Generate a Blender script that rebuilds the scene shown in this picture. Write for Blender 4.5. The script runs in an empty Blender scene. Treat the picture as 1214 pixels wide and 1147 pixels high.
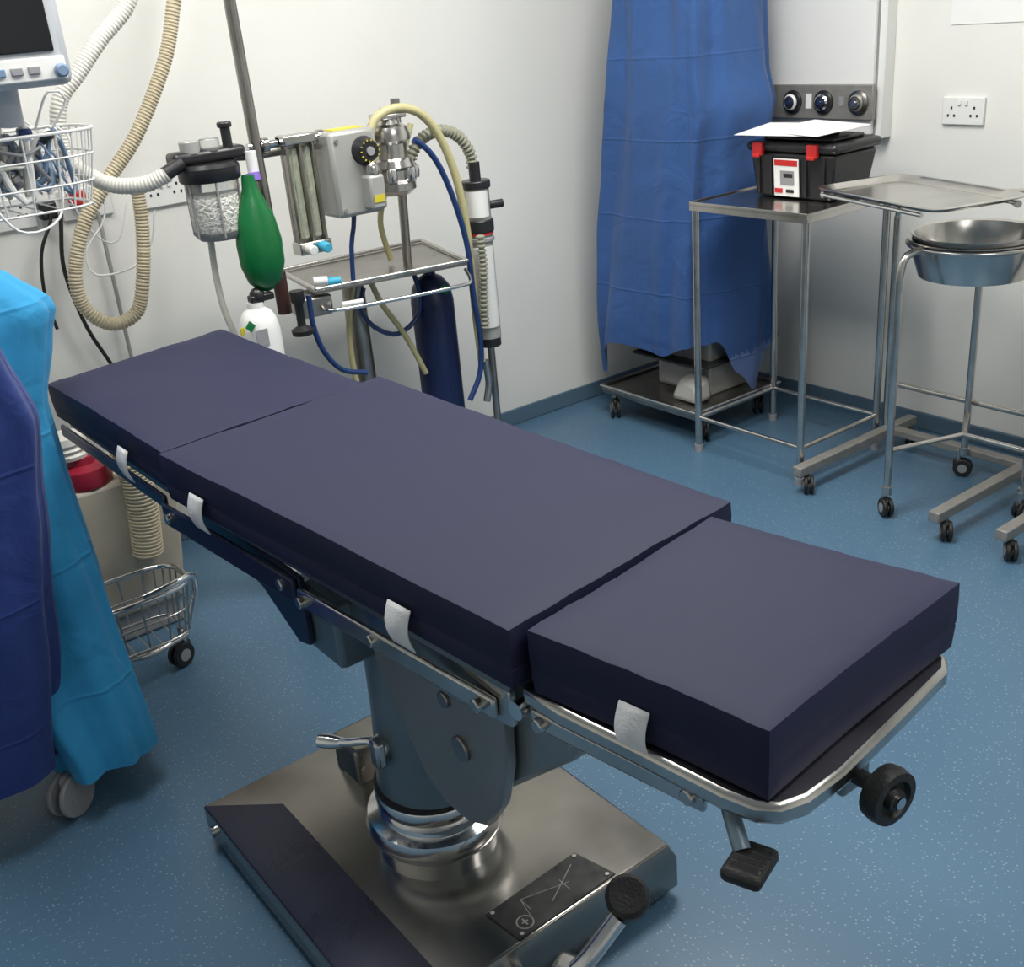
import bpy, bmesh, math, random
from mathutils import Vector, Matrix
random.seed(4)
scene=bpy.context.scene
COL=scene.collection
H=1.55
# ---------------------------------------------------------------- materials
def mat(name,col,rough=.5,metal=0,noise=0,nscale=8,bump=0,bscale=40,spec=None,trans=0,alpha=1,emit=0,sheen=0,coat=0,aniso=0):
    m=bpy.data.materials.new(name);m.use_nodes=True;nt=m.node_tree;b=nt.nodes['Principled BSDF']
    b.inputs['Base Color'].default_value=(*col,1);b.inputs['Roughness'].default_value=rough;b.inputs['Metallic'].default_value=metal
    if spec is not None:b.inputs['Specular IOR Level'].default_value=spec
    if trans:b.inputs['Transmission Weight'].default_value=trans
    if alpha<1:b.inputs['Alpha'].default_value=alpha
    if sheen:b.inputs['Sheen Weight'].default_value=sheen
    if coat:b.inputs['Coat Weight'].default_value=coat;b.inputs['Coat Roughness'].default_value=.2
    if emit:
        b.inputs['Emission Color'].default_value=(*col,1);b.inputs['Emission Strength'].default_value=emit
    tc=nt.nodes.new('ShaderNodeTexCoord')
    if noise:
        n=nt.nodes.new('ShaderNodeTexNoise');n.inputs['Scale'].default_value=nscale;n.inputs['Detail'].default_value=4
        nt.links.new(tc.outputs['Object'],n.inputs['Vector'])
        r=nt.nodes.new('ShaderNodeValToRGB');r.color_ramp.elements[0].position=.3;r.color_ramp.elements[1].position=.7
        r.color_ramp.elements[0].color=(*[c*(1-noise) for c in col],1);r.color_ramp.elements[1].color=(*[min(1,c*(1+noise)) for c in col],1)
        nt.links.new(n.outputs['Fac'],r.inputs['Fac']);nt.links.new(r.outputs['Color'],b.inputs['Base Color'])
        if metal:
            mr=nt.nodes.new('ShaderNodeMapRange');mr.inputs['To Min'].default_value=rough*.75;mr.inputs['To Max'].default_value=rough*1.3
            nt.links.new(n.outputs['Fac'],mr.inputs['Value']);nt.links.new(mr.outputs[0],b.inputs['Roughness'])
    if bump:
        n2=nt.nodes.new('ShaderNodeTexNoise');n2.inputs['Scale'].default_value=bscale;n2.inputs['Detail'].default_value=3
        nt.links.new(tc.outputs['Object'],n2.inputs['Vector'])
        bp=nt.nodes.new('ShaderNodeBump');bp.inputs['Strength'].default_value=bump;bp.inputs['Distance'].default_value=.01
        nt.links.new(n2.outputs['Fac'],bp.inputs['Height']);nt.links.new(bp.outputs[0],b.inputs['Normal'])
    return m
M={}
M['wall']=mat('wall_paint',(.76,.755,.715),.55,noise=.03,nscale=2,bump=.05,bscale=60)
M['ceil']=mat('ceiling_paint',(.8,.8,.78),.8)
M['navy']=mat('navy_vinyl',(.018,.0195,.052),.62,noise=.05,nscale=300,bump=.05,bscale=7,spec=.26)
M['steel']=mat('stainless_steel',(.58,.56,.53),.22,1,noise=.12,nscale=14)
M['steeld']=mat('brushed_steel_worn',(.34,.32,.295),.3,1,noise=.18,nscale=10)
M['basesteel']=mat('base_polished_steel',(.31,.295,.27),.22,1,noise=.15,nscale=7)
M['panelsteel']=mat('panel_steel_matt',(.27,.26,.24),.45,.35,noise=.1,nscale=30)
M['chrome']=mat('chrome',(.75,.75,.75),.12,1)
M['paint']=mat('blue_grey_enamel',(.12,.175,.215),.32,.2,noise=.1,coat=.5)
M['paint2']=mat('steel_grey_enamel',(.25,.26,.26),.38,.5,noise=.1,coat=.3)
M['paintl']=mat('pale_grey_enamel',(.27,.31,.325),.35,.5,noise=.08,coat=.3)
M['bluemetal_refl']=mat('blue_metal_and_reflection',(.035,.040,.080),.3,.5)  # drape's blue reflection put into the steel rails' colour; outlet cores share it
M['base_refl']=mat('base_side_reflection',(.034,.036,.060),.28,.5,noise=.12,nscale=9)  # dark reflection of the mattress, painted as colour on the steel base's slope
M['black']=mat('black_rubber',(.012,.012,.012),.5,bump=.2,bscale=200)
M['blackpl']=mat('black_plastic',(.015,.015,.017),.32)
M['greypl']=mat('grey_plastic',(.28,.28,.29),.5)
M['ltgrey']=mat('light_grey_enamel',(.37,.37,.35),.35,.2,noise=.05)
M['white']=mat('white_plastic',(.76,.76,.74),.4)
M['whitecloth']=mat('white_webbing',(.78,.79,.80),.8,bump=.2,bscale=300)
M['cream']=mat('cream_hose',(.55,.48,.34),.5,noise=.1)
M['clearhose']=mat('pale_hose',(.66,.64,.58),.35,noise=.05)
M['yelhose']=mat('yellow_hose',(.46,.42,.22),.45)
M['greyhose']=mat('grey_green_hose',(.26,.26,.20),.5)
M['bluehose']=mat('blue_hose',(.01,.035,.13),.35)
M['mblue']=mat('muted_blue_lead',(.16,.24,.36),.5)
M['green']=mat('green_bag',(.0,.13,.03),.35,noise=.15,nscale=12,bump=.15,bscale=25,coat=.2)
M['bluecyl']=mat('blue_cylinder_paint',(.007,.016,.07),.4,noise=.1)
M['red']=mat('red_plastic',(.55,.02,.02),.4)
M['darkred']=mat('dark_red_plastic',(.28,.01,.03),.4)
M['brown']=mat('dark_brown_grip',(.05,.018,.015),.5)
M['paper']=mat('paper',(.8,.8,.78),.8,noise=.02)
M['card']=mat('cardboard_beige',(.45,.40,.32),.7,noise=.1)
M['yellow']=mat('yellow_label',(.6,.5,.03),.5)
M['scale']=mat('flowmeter_scale',(.48,.50,.36),.35,noise=.25,nscale=60)
M['cyan']=mat('cyan_plastic',(.05,.4,.6),.4)
M['glass']=mat('clear_plastic',(.85,.87,.85),.08,trans=.85)
M['screen']=mat('dark_screen',(.005,.006,.008),.12)
M['bezel']=mat('monitor_bezel',(.50,.52,.55),.4)
M['granule']=mat('soda_lime',(.78,.77,.70),.8,noise=.25,nscale=120,bump=1,bscale=120)
M['plate']=mat('engraved_plate',(.045,.045,.045),.3,.6,noise=.3,nscale=25)
M['purple']=mat('purple_plastic',(.2,.12,.5),.4)
def drape_mat(name,col,ry=.27,k=.35):
    m=mat(name,col,.8,noise=.08,nscale=3,sheen=.1)
    nt=m.node_tree;b=nt.nodes['Principled BSDF'];tc=nt.nodes.new('ShaderNodeTexCoord')
    mp=nt.nodes.new('ShaderNodeSeparateXYZ');nt.links.new(tc.outputs['Object'],mp.inputs[0])
    ma=nt.nodes.new('ShaderNodeMath');ma.operation='PINGPONG';ma.inputs[1].default_value=ry/2
    nt.links.new(mp.outputs['Z'],ma.inputs[0])
    mc=nt.nodes.new('ShaderNodeMath');mc.operation='PINGPONG';mc.inputs[1].default_value=ry/2.2
    nt.links.new(mp.outputs['Y'],mc.inputs[0])
    def pk(x):
        mr=nt.nodes.new('ShaderNodeMapRange');mr.inputs['From Min'].default_value=0;mr.inputs['From Max'].default_value=.006;mr.inputs['To Min'].default_value=1;mr.inputs['To Max'].default_value=0
        nt.links.new(x.outputs[0],mr.inputs[0]);return mr
    a=pk(ma);c=pk(mc)
    ad=nt.nodes.new('ShaderNodeMath');ad.operation='ADD';nt.links.new(a.outputs[0],ad.inputs[0]);nt.links.new(c.outputs[0],ad.inputs[1])
    n=nt.nodes.new('ShaderNodeTexNoise');n.inputs['Scale'].default_value=7;n.inputs['Detail'].default_value=4;n.inputs['Distortion'].default_value=.8
    nt.links.new(tc.outputs['Object'],n.inputs['Vector'])
    ad2=nt.nodes.new('ShaderNodeMath');ad2.operation='MULTIPLY_ADD';ad2.inputs[1].default_value=.14
    nt.links.new(ad.outputs[0],ad2.inputs[0]);nt.links.new(n.outputs['Fac'],ad2.inputs[2])
    bp=nt.nodes.new('ShaderNodeBump');bp.inputs['Strength'].default_value=k;bp.inputs['Distance'].default_value=.03
    nt.links.new(ad2.outputs[0],bp.inputs['Height']);nt.links.new(bp.outputs[0],b.inputs['Normal'])
    return m
M['drape']=drape_mat('blue_drape_cloth',(.024,.082,.25),k=.38)
M['drapelt']=drape_mat('pale_blue_drape_lining',(.10,.16,.36),k=.5)
M['royal']=drape_mat('royal_blue_drape_cloth',(.006,.028,.17))
M['turq']=drape_mat('turquoise_drape_cloth',(.015,.25,.50))
def floor_mat():
    m=mat('speckled_vinyl',(.06,.12,.2),.33);nt=m.node_tree;b=nt.nodes['Principled BSDF'];tc=nt.nodes.new('ShaderNodeTexCoord')
    v=nt.nodes.new('ShaderNodeTexVoronoi');v.inputs['Scale'].default_value=120
    nt.links.new(tc.outputs['Object'],v.inputs['Vector'])
    lt=nt.nodes.new('ShaderNodeMath');lt.operation='LESS_THAN';lt.inputs[1].default_value=.24;nt.links.new(v.outputs['Distance'],lt.inputs[0])
    sp=nt.nodes.new('ShaderNodeSeparateColor');nt.links.new(v.outputs['Color'],sp.inputs[0])
    gt=nt.nodes.new('ShaderNodeMath');gt.operation='GREATER_THAN';gt.inputs[1].default_value=.5;nt.links.new(sp.outputs[0],gt.inputs[0])
    mu=nt.nodes.new('ShaderNodeMath');mu.operation='MULTIPLY';nt.links.new(lt.outputs[0],mu.inputs[0]);nt.links.new(gt.outputs[0],mu.inputs[1])
    n=nt.nodes.new('ShaderNodeTexNoise');n.inputs['Scale'].default_value=1.6;n.inputs['Detail'].default_value=3;nt.links.new(tc.outputs['Object'],n.inputs['Vector'])
    r=nt.nodes.new('ShaderNodeValToRGB');r.color_ramp.elements[0].color=(.064,.136,.215,1);r.color_ramp.elements[1].color=(.086,.170,.262,1)
    nt.links.new(n.outputs['Fac'],r.inputs['Fac'])
    mx=nt.nodes.new('ShaderNodeMix');mx.data_type='RGBA';nt.links.new(mu.outputs[0],mx.inputs[0]);nt.links.new(r.outputs[0],mx.inputs[6]);mx.inputs[7].default_value=(.19,.28,.35,1)
    nt.links.new(mx.outputs[2],b.inputs['Base Color'])
    return m
M['floor']=floor_mat()
M['skirt']=mat('blue_skirting',(.09,.15,.21),.45)
# ---------------------------------------------------------------- helpers
CUR=[None]
def group(name,loc=(0,0,0)):
    e=bpy.data.objects.new(name,None);e.empty_display_size=.1;COL.objects.link(e);CUR[0]=e;return e
def fin(name,bm,m,smooth=True,bev=0,seg=2,top=False,mats=None):
    me=bpy.data.meshes.new(name);bmesh.ops.recalc_face_normals(bm,faces=bm.faces);bm.to_mesh(me);bm.free()
    o=bpy.data.objects.new(name,me);COL.objects.link(o)
    if isinstance(m,str):m=M[m]
    me.materials.append(m)
    for x in (mats or []):me.materials.append(M[x])
    if smooth:
        for p in me.polygons:p.use_smooth=True
    if bev:
        b=o.modifiers.new('b','BEVEL');b.width=bev;b.segments=seg;b.limit_method='ANGLE';b.angle_limit=math.radians(40)
    if smooth:
        try:
            me.set_sharp_from_angle(angle=math.radians(42))
        except Exception: pass
    if CUR[0] and not top:o.parent=CUR[0]
    return o
def box(name,c,s,m,rz=0,bev=.003,rx=0,ry=0,top=False,seg=2):
    bm=bmesh.new();bmesh.ops.create_cube(bm,size=1)
    R=Matrix.Rotation(rz,4,'Z')@Matrix.Rotation(ry,4,'Y')@Matrix.Rotation(rx,4,'X')
    bmesh.ops.transform(bm,matrix=Matrix.Translation(c)@R@Matrix.Diagonal((*s,1)),verts=bm.verts)
    return fin(name,bm,m,True,bev,seg,top)
def rng(name,x0,x1,y0,y1,z0,z1,m,bev=.003,top=False):
    return box(name,((x0+x1)/2,(y0+y1)/2,(z0+z1)/2),(x1-x0,y1-y0,z1-z0),m,bev=bev,top=top)
def cyl(name,p1,p2,r,m,r2=None,n=28,bev=0):
    p1=Vector(p1);p2=Vector(p2);d=p2-p1
    bm=bmesh.new();bmesh.ops.create_cone(bm,cap_ends=True,segments=n,radius1=r,radius2=r if r2 is None else r2,depth=d.length)
    q=d.to_track_quat('Z','Y').to_matrix().to_4x4()
    bmesh.ops.transform(bm,matrix=Matrix.Translation((p1+p2)/2)@q,verts=bm.verts)
    return fin(name,bm,m,True,bev)
def lathe(name,c,prof,m,n=40,axis=(0,0,1),sx=1,sy=1):
    bm=bmesh.new();rings=[]
    q=Vector(axis).to_track_quat('Z','Y').to_matrix().to_4x4() if tuple(axis)!=(0,0,1) else Matrix.Identity(4)
    for r,z in prof:
        rings.append([bm.verts.new((max(r,1e-4)*math.cos(2*math.pi*i/n)*sx,max(r,1e-4)*math.sin(2*math.pi*i/n)*sy,z)) for i in range(n)])
    for a,b in zip(rings,rings[1:]):
        for i in range(n):bm.faces.new((a[i],a[(i+1)%n],b[(i+1)%n],b[i]))
    bmesh.ops.transform(bm,matrix=Matrix.Translation(c)@q,verts=bm.verts)
    return fin(name,bm,m)
def smoothpath(P,step):
    P=[Vector(p) for p in P];out=[]
    for i in range(len(P)-1):
        p0=P[i-1] if i>0 else P[0]*2-P[1];p1=P[i];p2=P[i+1];p3=P[i+2] if i+2<len(P) else P[-1]*2-P[-2]
        n=max(2,int((p2-p1).length/step))
        for k in range(n):
            t=k/n;out.append(.5*((2*p1)+(p2-p0)*t+(2*p0-5*p1+4*p2-p3)*t*t+(3*p1-p0-3*p2+p3)*t**3))
    out.append(P[-1]);return out
def tube(name,P,r,m,corr=0,n=10,step=.02,closed=False,straight=False,pitch=.009):
    if closed:P=list(P)+[P[0]]
    if corr:step=pitch/4
    S=[Vector(p) for p in P] if straight else smoothpath(P,step)
    bm=bmesh.new();rings=[];nrm=None
    for i,p in enumerate(S):
        t=(S[min(i+1,len(S)-1)]-S[max(i-1,0)])
        if t.length<1e-7:t=Vector((0,0,1))
        t.normalize()
        if nrm is None:
            nrm=t.orthogonal().normalized()
        nrm=(nrm-t*nrm.dot(t));nrm.normalize();bn=t.cross(nrm)
        rr=r+(corr*(1 if (i%4) in (1,2) else -1) if corr else 0)
        rings.append([bm.verts.new(p+nrm*rr*math.cos(2*math.pi*k/n)+bn*rr*math.sin(2*math.pi*k/n)) for k in range(n)])
    for a,b in zip(rings,rings[1:]):
        for k in range(n):bm.faces.new((a[k],a[(k+1)%n],b[(k+1)%n],b[k]))
    bm.faces.new(rings[0]);bm.faces.new(rings[-1])
    return fin(name,bm,m)
def prism(name,pts,axis,a0,a1,m,bev=.003):
    """pts 2D polygon; axis 'x' -> pts are (y,z); 'y'->(x,z); 'z'->(x,y)"""
    bm=bmesh.new()
    def v(p,a):
        return {'x':(a,p[0],p[1]),'y':(p[0],a,p[1]),'z':(p[0],p[1],a)}[axis]
    A=[bm.verts.new(v(p,a0)) for p in pts];B=[bm.verts.new(v(p,a1)) for p in pts]
    bm.faces.new(A);bm.faces.new(B);n=len(pts)
    for i in range(n):bm.faces.new((A[i],A[(i+1)%n],B[(i+1)%n],B[i]))
    return fin(name,bm,m,True,bev)
def hexa(name,bot,topq,m,bev=.003,seg=2):
    bm=bmesh.new();A=[bm.verts.new(p) for p in bot];B=[bm.verts.new(p) for p in topq]
    bm.faces.new(A);bm.faces.new(B)
    for i in range(4):bm.faces.new((A[i],A[(i+1)%4],B[(i+1)%4],B[i]))
    return fin(name,bm,m,True,bev,seg)
def caster(px,py,r,ang,pre,m='black',zt=None,stem='steel'):
    c=math.cos(ang);s=math.sin(ang)
    for k in (-1,1):
        o=k*r*.32
        cyl(pre+'_wheel%d'%k,(px-s*(o-.006),py+c*(o-.006),r),(px-s*(o+.006),py+c*(o+.006),r),r,m,bev=.003)
        cyl(pre+'_hub%d'%k,(px-s*(o-.008),py+c*(o-.008),r),(px-s*(o+.008),py+c*(o+.008),r),r*.5,'greypl')
    box(pre+'_fork',(px+c*r*.3,py+s*r*.3,r*1.45),(r*1.5,r*.55,r*1.1),m,rz=ang,bev=r*.25)
    cyl(pre+'_stem',(px+c*r*.5,py+s*r*.5,r*1.7),(px+c*r*.5,py+s*r*.5,zt if zt else r*2.7),r*.28,stem)
def loft(name,levels,m,n=220,waves=((7,.02,.3),(13,.012,1.2),(23,.006,2.1)),hem=None,pw=.5,cap=True,nz=50,tw=.9,mats=None,matf=None):
    """levels: (z,cx,cy,rx,ry,amp) interpolated; draped cloth shell"""
    bm=bmesh.new();rings=[];levels=sorted(levels,key=lambda l:-l[0])
    zs=[l[0] for l in levels]
    def interp(z):
        for a,b in zip(levels,levels[1:]):
            if z<=a[0] and z>=b[0]:
                t=(a[0]-z)/(a[0]-b[0]);t=t*t*(3-2*t)*.5+t*.5
                return [a[i]+(b[i]-a[i])*t for i in range(6)]
        return list(levels[-1])
    for j in range(nz+1):
        ring=[]
        for i in range(n):
            th=2*math.pi*i/n
            zb=zs[-1]+(hem(th) if hem else 0)
            z=zs[0]+(zb-zs[0])*j/nz
            _,cx,cy,rx,ry,am=interp(max(z,zs[-1]))
            c,s=math.cos(th),math.sin(th)
            x=math.copysign(abs(c)**pw,c);y=math.copysign(abs(s)**pw,s)
            w=sum(a*math.sin(k*th+ph+tw*math.sin(z*3+k)) for k,a,ph in waves)*am
            ring.append(bm.verts.new((cx+x*(rx+w),cy+y*(ry+w),z)))
        rings.append(ring)
    for a,b in zip(rings,rings[1:]):
        for i in range(n):
            f=bm.faces.new((a[i],a[(i+1)%n],b[(i+1)%n],b[i]))
            if matf and matf(2*math.pi*i/n,a[i].co.z):f.material_index=1
    if cap:bm.faces.new(rings[0])
    return fin(name,bm,m,mats=mats)
def xz(L,y):return [(a,y,b) for a,b in L]
# ---------------------------------------------------------------- room
CUR[0]=None
X0,X1,Y0,Y1,Z1=-1.8,3.40,-1.8,3.36,2.65
rng('floor',X0,X1,Y0,Y1,-.1,0,'floor',0)
rng('ceiling',X0,X1,Y0,Y1,Z1,Z1+.1,'ceil',0)
rng('wall_left',X0,X1+.1,Y1,Y1+.1,0,Z1,'wall',0)
rng('wall_right',X1,X1+.1,Y0,Y1,0,Z1,'wall',0)
rng('wall_back',X0-.1,X1+.1,Y0-.1,Y0,0,Z1,'wall',0)
rng('wall_front',X0-.1,X0,Y0,Y1,0,Z1,'wall',0)
rng('baseboard_left',X0,X1,Y1-.012,Y1,0,.065,'skirt',.004)
rng('baseboard_right',X1-.012,X1,Y0,Y1-.012,0,.065,'skirt',.004)
# ---------------------------------------------------------------- operating table
group('operating_table')
def mattress(name,q,zt,zb,m='navy',seed=0):
    bm=bmesh.new();N=16;a,b,c,d=[Vector(p) for p in q];cen=(a+b+c+d)/4;rnd=random.Random(seed)
    def pt(u,v,z,puff,bow=0):
        p=(a*(1-u)+b*u)*(1-v)+(d*(1-u)+c*u)*v
        du=4*u*(1-u);dv=4*v*(1-v)
        p=cen+(p-cen)*(1+puff)
        if u in (0,1):p=p+(cen-p).normalized()*bow*dv
        if v in (0,1):p=p+(cen-p).normalized()*bow*du
        return (p[0],p[1],z)
    h=zt-zb
    grid=[[bm.verts.new(pt(i/N,j/N,zt+.004*math.sin(math.pi*i/N)**.5*math.sin(math.pi*j/N)**.5+(.0012*rnd.uniform(-1,1)),0,.003)) for j in range(N+1)] for i in range(N+1)]
    for i in range(N):
        for j in range(N):bm.faces.new((grid[i][j],grid[i+1][j],grid[i+1][j+1],grid[i][j+1]))
    loop=[(i,0) for i in range(N)]+[(N,j) for j in range(N)]+[(i,N) for i in range(N,0,-1)]+[(0,j) for j in range(N,0,-1)]
    rings=[]
    for t,pf in ((0,-.012),(.34,-.001),(.37,-.006),(.40,0),(.75,.003)):
        rings.append([bm.verts.new(pt(i/N,j/N,zb+h*t+.0015*rnd.uniform(-1,1)*(t>0),pf,.003)) for i,j in loop])
    rings.append([grid[i][j] for i,j in loop])
    for r1,r2 in zip(rings,rings[1:]):
        for k in range(len(loop)):bm.faces.new((r1[k],r1[(k+1)%len(loop)],r2[(k+1)%len(loop)],r2[k]))
    bm.faces.new(rings[0])
    o=fin(name,bm,m,True,.006,3)
    o.modifiers['b'].angle_limit=math.radians(50)
    o.data.set_sharp_from_angle(angle=math.radians(180))
    return o
mattress('head_cushion',[(.54,2.50),(1.0,2.60),(1.012,1.915),(.562,1.865)],.868,.79,seed=1)
mattress('torso_cushion',[(.550,1.845),(1.05,1.910),(1.072,.968),(.630,.918)],.873,.786,seed=2)
mattress('leg_cushion',[(.648,.905),(1.020,.957),(1.083,.615),(.70,.582)],.873,.784,seed=3)
for nm,q in (('head_board',[(.56,2.48),(.98,2.55),(.99,1.92),(.575,1.89)]),('torso_board',[(.575,1.82),(1.03,1.87),(1.04,.985),(.64,.945)])):
    hexa(nm,[(x,y,.765) for x,y in q],[(x,y,.786) for x,y in q],'steeld')
def tab(nm,x,y,w,dx,z0=.83,z1=.765):
    bm=bmesh.new();n=8;L=[];R=[]
    for i in range(n+1):
        t=i/n;z=z0+(z1-z0)*t;out=.004+.009*math.sin(math.pi*t)
        L.append(bm.verts.new((x-out-dx*w/2,y-w/2,z)));R.append(bm.verts.new((x-out+dx*w/2,y+w/2,z)))
    for i in range(n):bm.faces.new((L[i],R[i],R[i+1],L[i+1]))
    o=fin(nm,bm,'whitecloth');s=o.modifiers.new('s','SOLIDIFY');s.thickness=.002
tab('tab_1',.552,2.05,.05,-.03);tab('tab_2',.562,1.71,.05,-.08);tab('tab_3',.611,1.135,.05,-.08);tab('tab_4',.678,.75,.042,-.15)
def rail(nm,a,b,m='steeld',h=.028,w=.01):
    a=Vector(a);b=Vector(b);d=b-a
    box(nm,(a+b)/2,(w,d.length,h),m,rz=math.atan2(-d.x,d.y),rx=math.atan2(d.z,math.hypot(d.x,d.y)),bev=.004)
rail('head_side_rail',(.548,2.50,.755),(.57,1.93,.745),'bluemetal_refl')
rail('head_side_rail_far',(1.0,2.5,.755),(1.01,1.95,.745))
rail('torso_side_rail_blue_refl',(.563,1.93,.725),(.60,1.46,.725),'bluemetal_refl',.045)  # steel rail, coloured blue for the drape it reflects
rail('torso_side_rail',(.60,1.45,.72),(.645,.985,.72),'steel',.032)
rail('torso_side_rail_far',(1.06,1.9,.72),(1.07,1.0,.72),'steel',.03)
rail('leg_side_rail',(.655,.92,.738),(.69,.66,.742),'steel',.026)
rail('leg_side_rail_far',(1.04,.92,.735),(1.07,.66,.745),'steel',.026)
for i,(x,y,z) in enumerate([(.638,1.01,.72),(.598,1.43,.72),(.6,1.50,.725),(.564,1.9,.725),(.655,.90,.738),(.69,.68,.742),(.62,1.25,.72)]):
    cyl('rail_bolt_%d'%i,(x-.012,y,z),(x+.005,y,z),.010,'steel',bev=.002)
prism('blue_refl_side_plate',[(1.93,.745),(1.46,.745),(1.46,.62),(1.50,.61),(1.62,.67),(1.90,.705)],'x',.606,.618,'bluemetal_refl')  # steel plate; blue colour stands in for the reflected drape
prism('side_plate',[(1.46,.76),(.96,.76),(.96,.70),(1.1,.675),(1.25,.665),(1.46,.64)],'x',.65,.662,'steel')
prism('side_plate_far',[(1.93,.76),(.96,.76),(.96,.70),(1.46,.62),(1.6,.66)],'x',1.0,1.01,'steel')
rng('cross_beam_1',.62,1.0,1.38,1.5,.60,.72,'paint',.01)
rng('cross_beam_2',.62,1.0,1.84,1.9,.70,.765,'steeld',.006)
cyl('hinge_shaft',(.64,.935,.745),(1.05,.96,.745),.013,'chrome')
# pedestal head
prism('pedestal_head_plate',[(1.36,.70),(1.345,.62),(1.28,.52),(1.23,.46),(1.18,.437),(1.12,.437),(1.07,.46),(1.03,.52),(1.005,.60),(1.0,.745),(1.2,.745)],'x',.662,.685,'paint2',.005)
prism('pedestal_head',[(1.40,.72),(1.40,.60),(1.28,.50),(1.20,.465),(1.11,.47),(.89,.665),(.89,.70),(1.0,.745)],'x',.69,.93,'paintl',.008)
for i,(y,z,r) in enumerate([(1.11,.58,.02),(1.14,.65,.013),(1.22,.67,.009)]):
    cyl('head_disc_%d'%i,(.655,y,z),(.665,y,z),r,'steeld',bev=.002)
C=(.785,1.445)
lathe('pedestal_column',(C[0],C[1],0),[(.0,.72),(.082,.72),(.083,.6),(.086,.42),(.092,.32),(.098,.25),(.098,.2)],'paint',sy=1.1)
lathe('pedestal_collar',(C[0],C[1],0),[(.095,.262),(.101,.262),(.104,.255),(.104,.225),(.1,.22),(.102,.212),(.122,.205),(.128,.185),(.122,.165),(.112,.155),(.112,.10)],'chrome',n=64,sy=1.05)
lathe('column_black_seal',(C[0],C[1],0),[(.099,.26),(.1025,.262),(.1025,.27),(.093,.275)],'black',n=64,sy=1.05)
cyl('lever_hub',(.74,1.45,.385),(.683,1.435,.385),.022,'steel',bev=.004)
tube('lever_handle',[(.69,1.44,.39),(.678,1.455,.395),(.66,1.485,.385),(.648,1.505,.38)],.008,'chrome')
lathe('lever_grip',(.637,1.522,.378),[(.0,-.03),(.009,-.027),(.014,0),(.012,.022),(0,.027)],'chrome',axis=(-.62,.78,.0))
box('lever_clamp',(.682,1.43,.38),(.02,.03,.055),'steel',bev=.006)
# base
bx0,bx1,by0,by1=.490,1.10,1.125,1.89
bm=bmesh.new()
def ringv(x0,x1,y0,y1,z,z2=None):return [bm.verts.new(p) for p in ((x0,y0,z),(x1,y0,z),(x1,y1,z),(x0,y1,z))]
r0=ringv(bx0+.01,bx1-.01,by0+.01,by1-.01,.012);r1=ringv(bx0,bx1,by0,by1,.025);r2=ringv(bx0,bx1,by0,by1,.090);r3=ringv(bx0+.115,bx1-.012,by0+.012,by1-.15,.122)
bm.faces.new(r0);bm.faces.new(r3)
for a,b in ((r0,r1),(r1,r2),(r2,r3)):
    for i in range(4):
        fc=bm.faces.new((a[i],a[(i+1)%4],b[(i+1)%4],b[i]))
        if i==3 and a is r2:fc.material_index=1  # left slope takes the painted mattress reflection
fin('pedestal_base',bm,'basesteel',True,.004,3,mats=['base_refl'])
box('base_rear_housing',(.81,1.73,.15),(.12,.10,.10),'steeld',bev=.008)
for i,(x,y) in enumerate(((.56,1.2),(1.04,1.2),(.56,1.82),(1.04,1.82))):
    cyl('base_foot_%d'%i,(x,y,0),(x,y,.03),.03,'black')
cyl('base_side_bolt',(.482,1.85,.05),(.495,1.85,.05),.012,'chrome')
prism('instruction_plate',[(.735,1.225),(.945,1.235),(.965,1.145),(.745,1.140)],'z',.1215,.125,'plate',.001)
for i,(a,b) in enumerate((((.79,1.165),(.80,1.21)),((.80,1.21),(.89,1.185)),((.84,1.17),(.92,1.215)),((.80,1.21),(.80,1.18)),((.88,1.2),(.88,1.17)))):
    tube('plate_mark_%d'%i,[(*a,.1255),(*b,.1255)],.0008,'ltgrey',straight=True,n=6)
lathe('plate_logo',(.775,1.165,.1255),[(.013,0),(.0145,.001),(.016,0)],'ltgrey')
box('logo_glyph',(.775,1.165,.126),(.003,.016,.001),'ltgrey',bev=0);box('logo_glyph_2',(.775,1.165,.126),(.012,.003,.001),'ltgrey',bev=0)
for x,y in ((.745,1.218),(.938,1.227),(.952,1.153),(.755,1.148)):cyl('plate_screw_%g'%x,(x,y,.124),(x,y,.127),.004,'steel')
# foot pedal
tube('pedal_lever',[(.72,1.13,.075),(.745,1.06,.09),(.79,1.03,.13),(.86,1.02,.185)],.016,'chrome')
box('pedal_arm',(.775,1.04,.115),(.05,.07,.03),'steel',rz=.4,bev=.012)
lathe('foot_pedal',(.895,1.035,.195),[(0,.012),(.03,.014),(.037,.008),(.037,-.006),(.03,-.012),(0,-.012)],'black',axis=(-.35,-.35,.87))
# leg end frame plate
prism('leg_end_frame',[(.648,.93),(.650,.86),(.668,.73),(.680,.63),(.690,.592),(.708,.572),(.74,.562),(.80,.563),(.95,.583),(1.04,.596),(1.062,.61),(1.075,.64),(1.065,.70),(1.025,.94)],'z',.754,.781,'steel',.007)
prism('leg_frame_underside',[(.67,.90),(.70,.65),(.75,.60),(1.03,.63),(1.01,.9)],'z',.735,.754,'steeld',.004)
box('knob_bracket',(.855,.60,.740),(.05,.03,.06),'steeld',bev=.006)
cyl('knob_shaft',(.85,.585,.735),(.85,.545,.735),.010,'black')
lathe('lock_knob',(.845,.54,.737),[(0,-.012),(.012,-.012),(.014,-.006),(.020,-.006),(.023,-.012),(.032,-.011),(.034,0),(.032,.011),(.023,.012),(.020,.006),(.014,.006),(.012,.014),(0,.014)],'black',axis=(-.1,-1,0))
cyl('lock_knob_cap',(.8435,.526,.737),(.8430,.521,.737),.007,'chrome')
tube('pedal_rod',[(.70,.64,.76),(.69,.62,.74),(.68,.60,.722)],.010,'paint')
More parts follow.
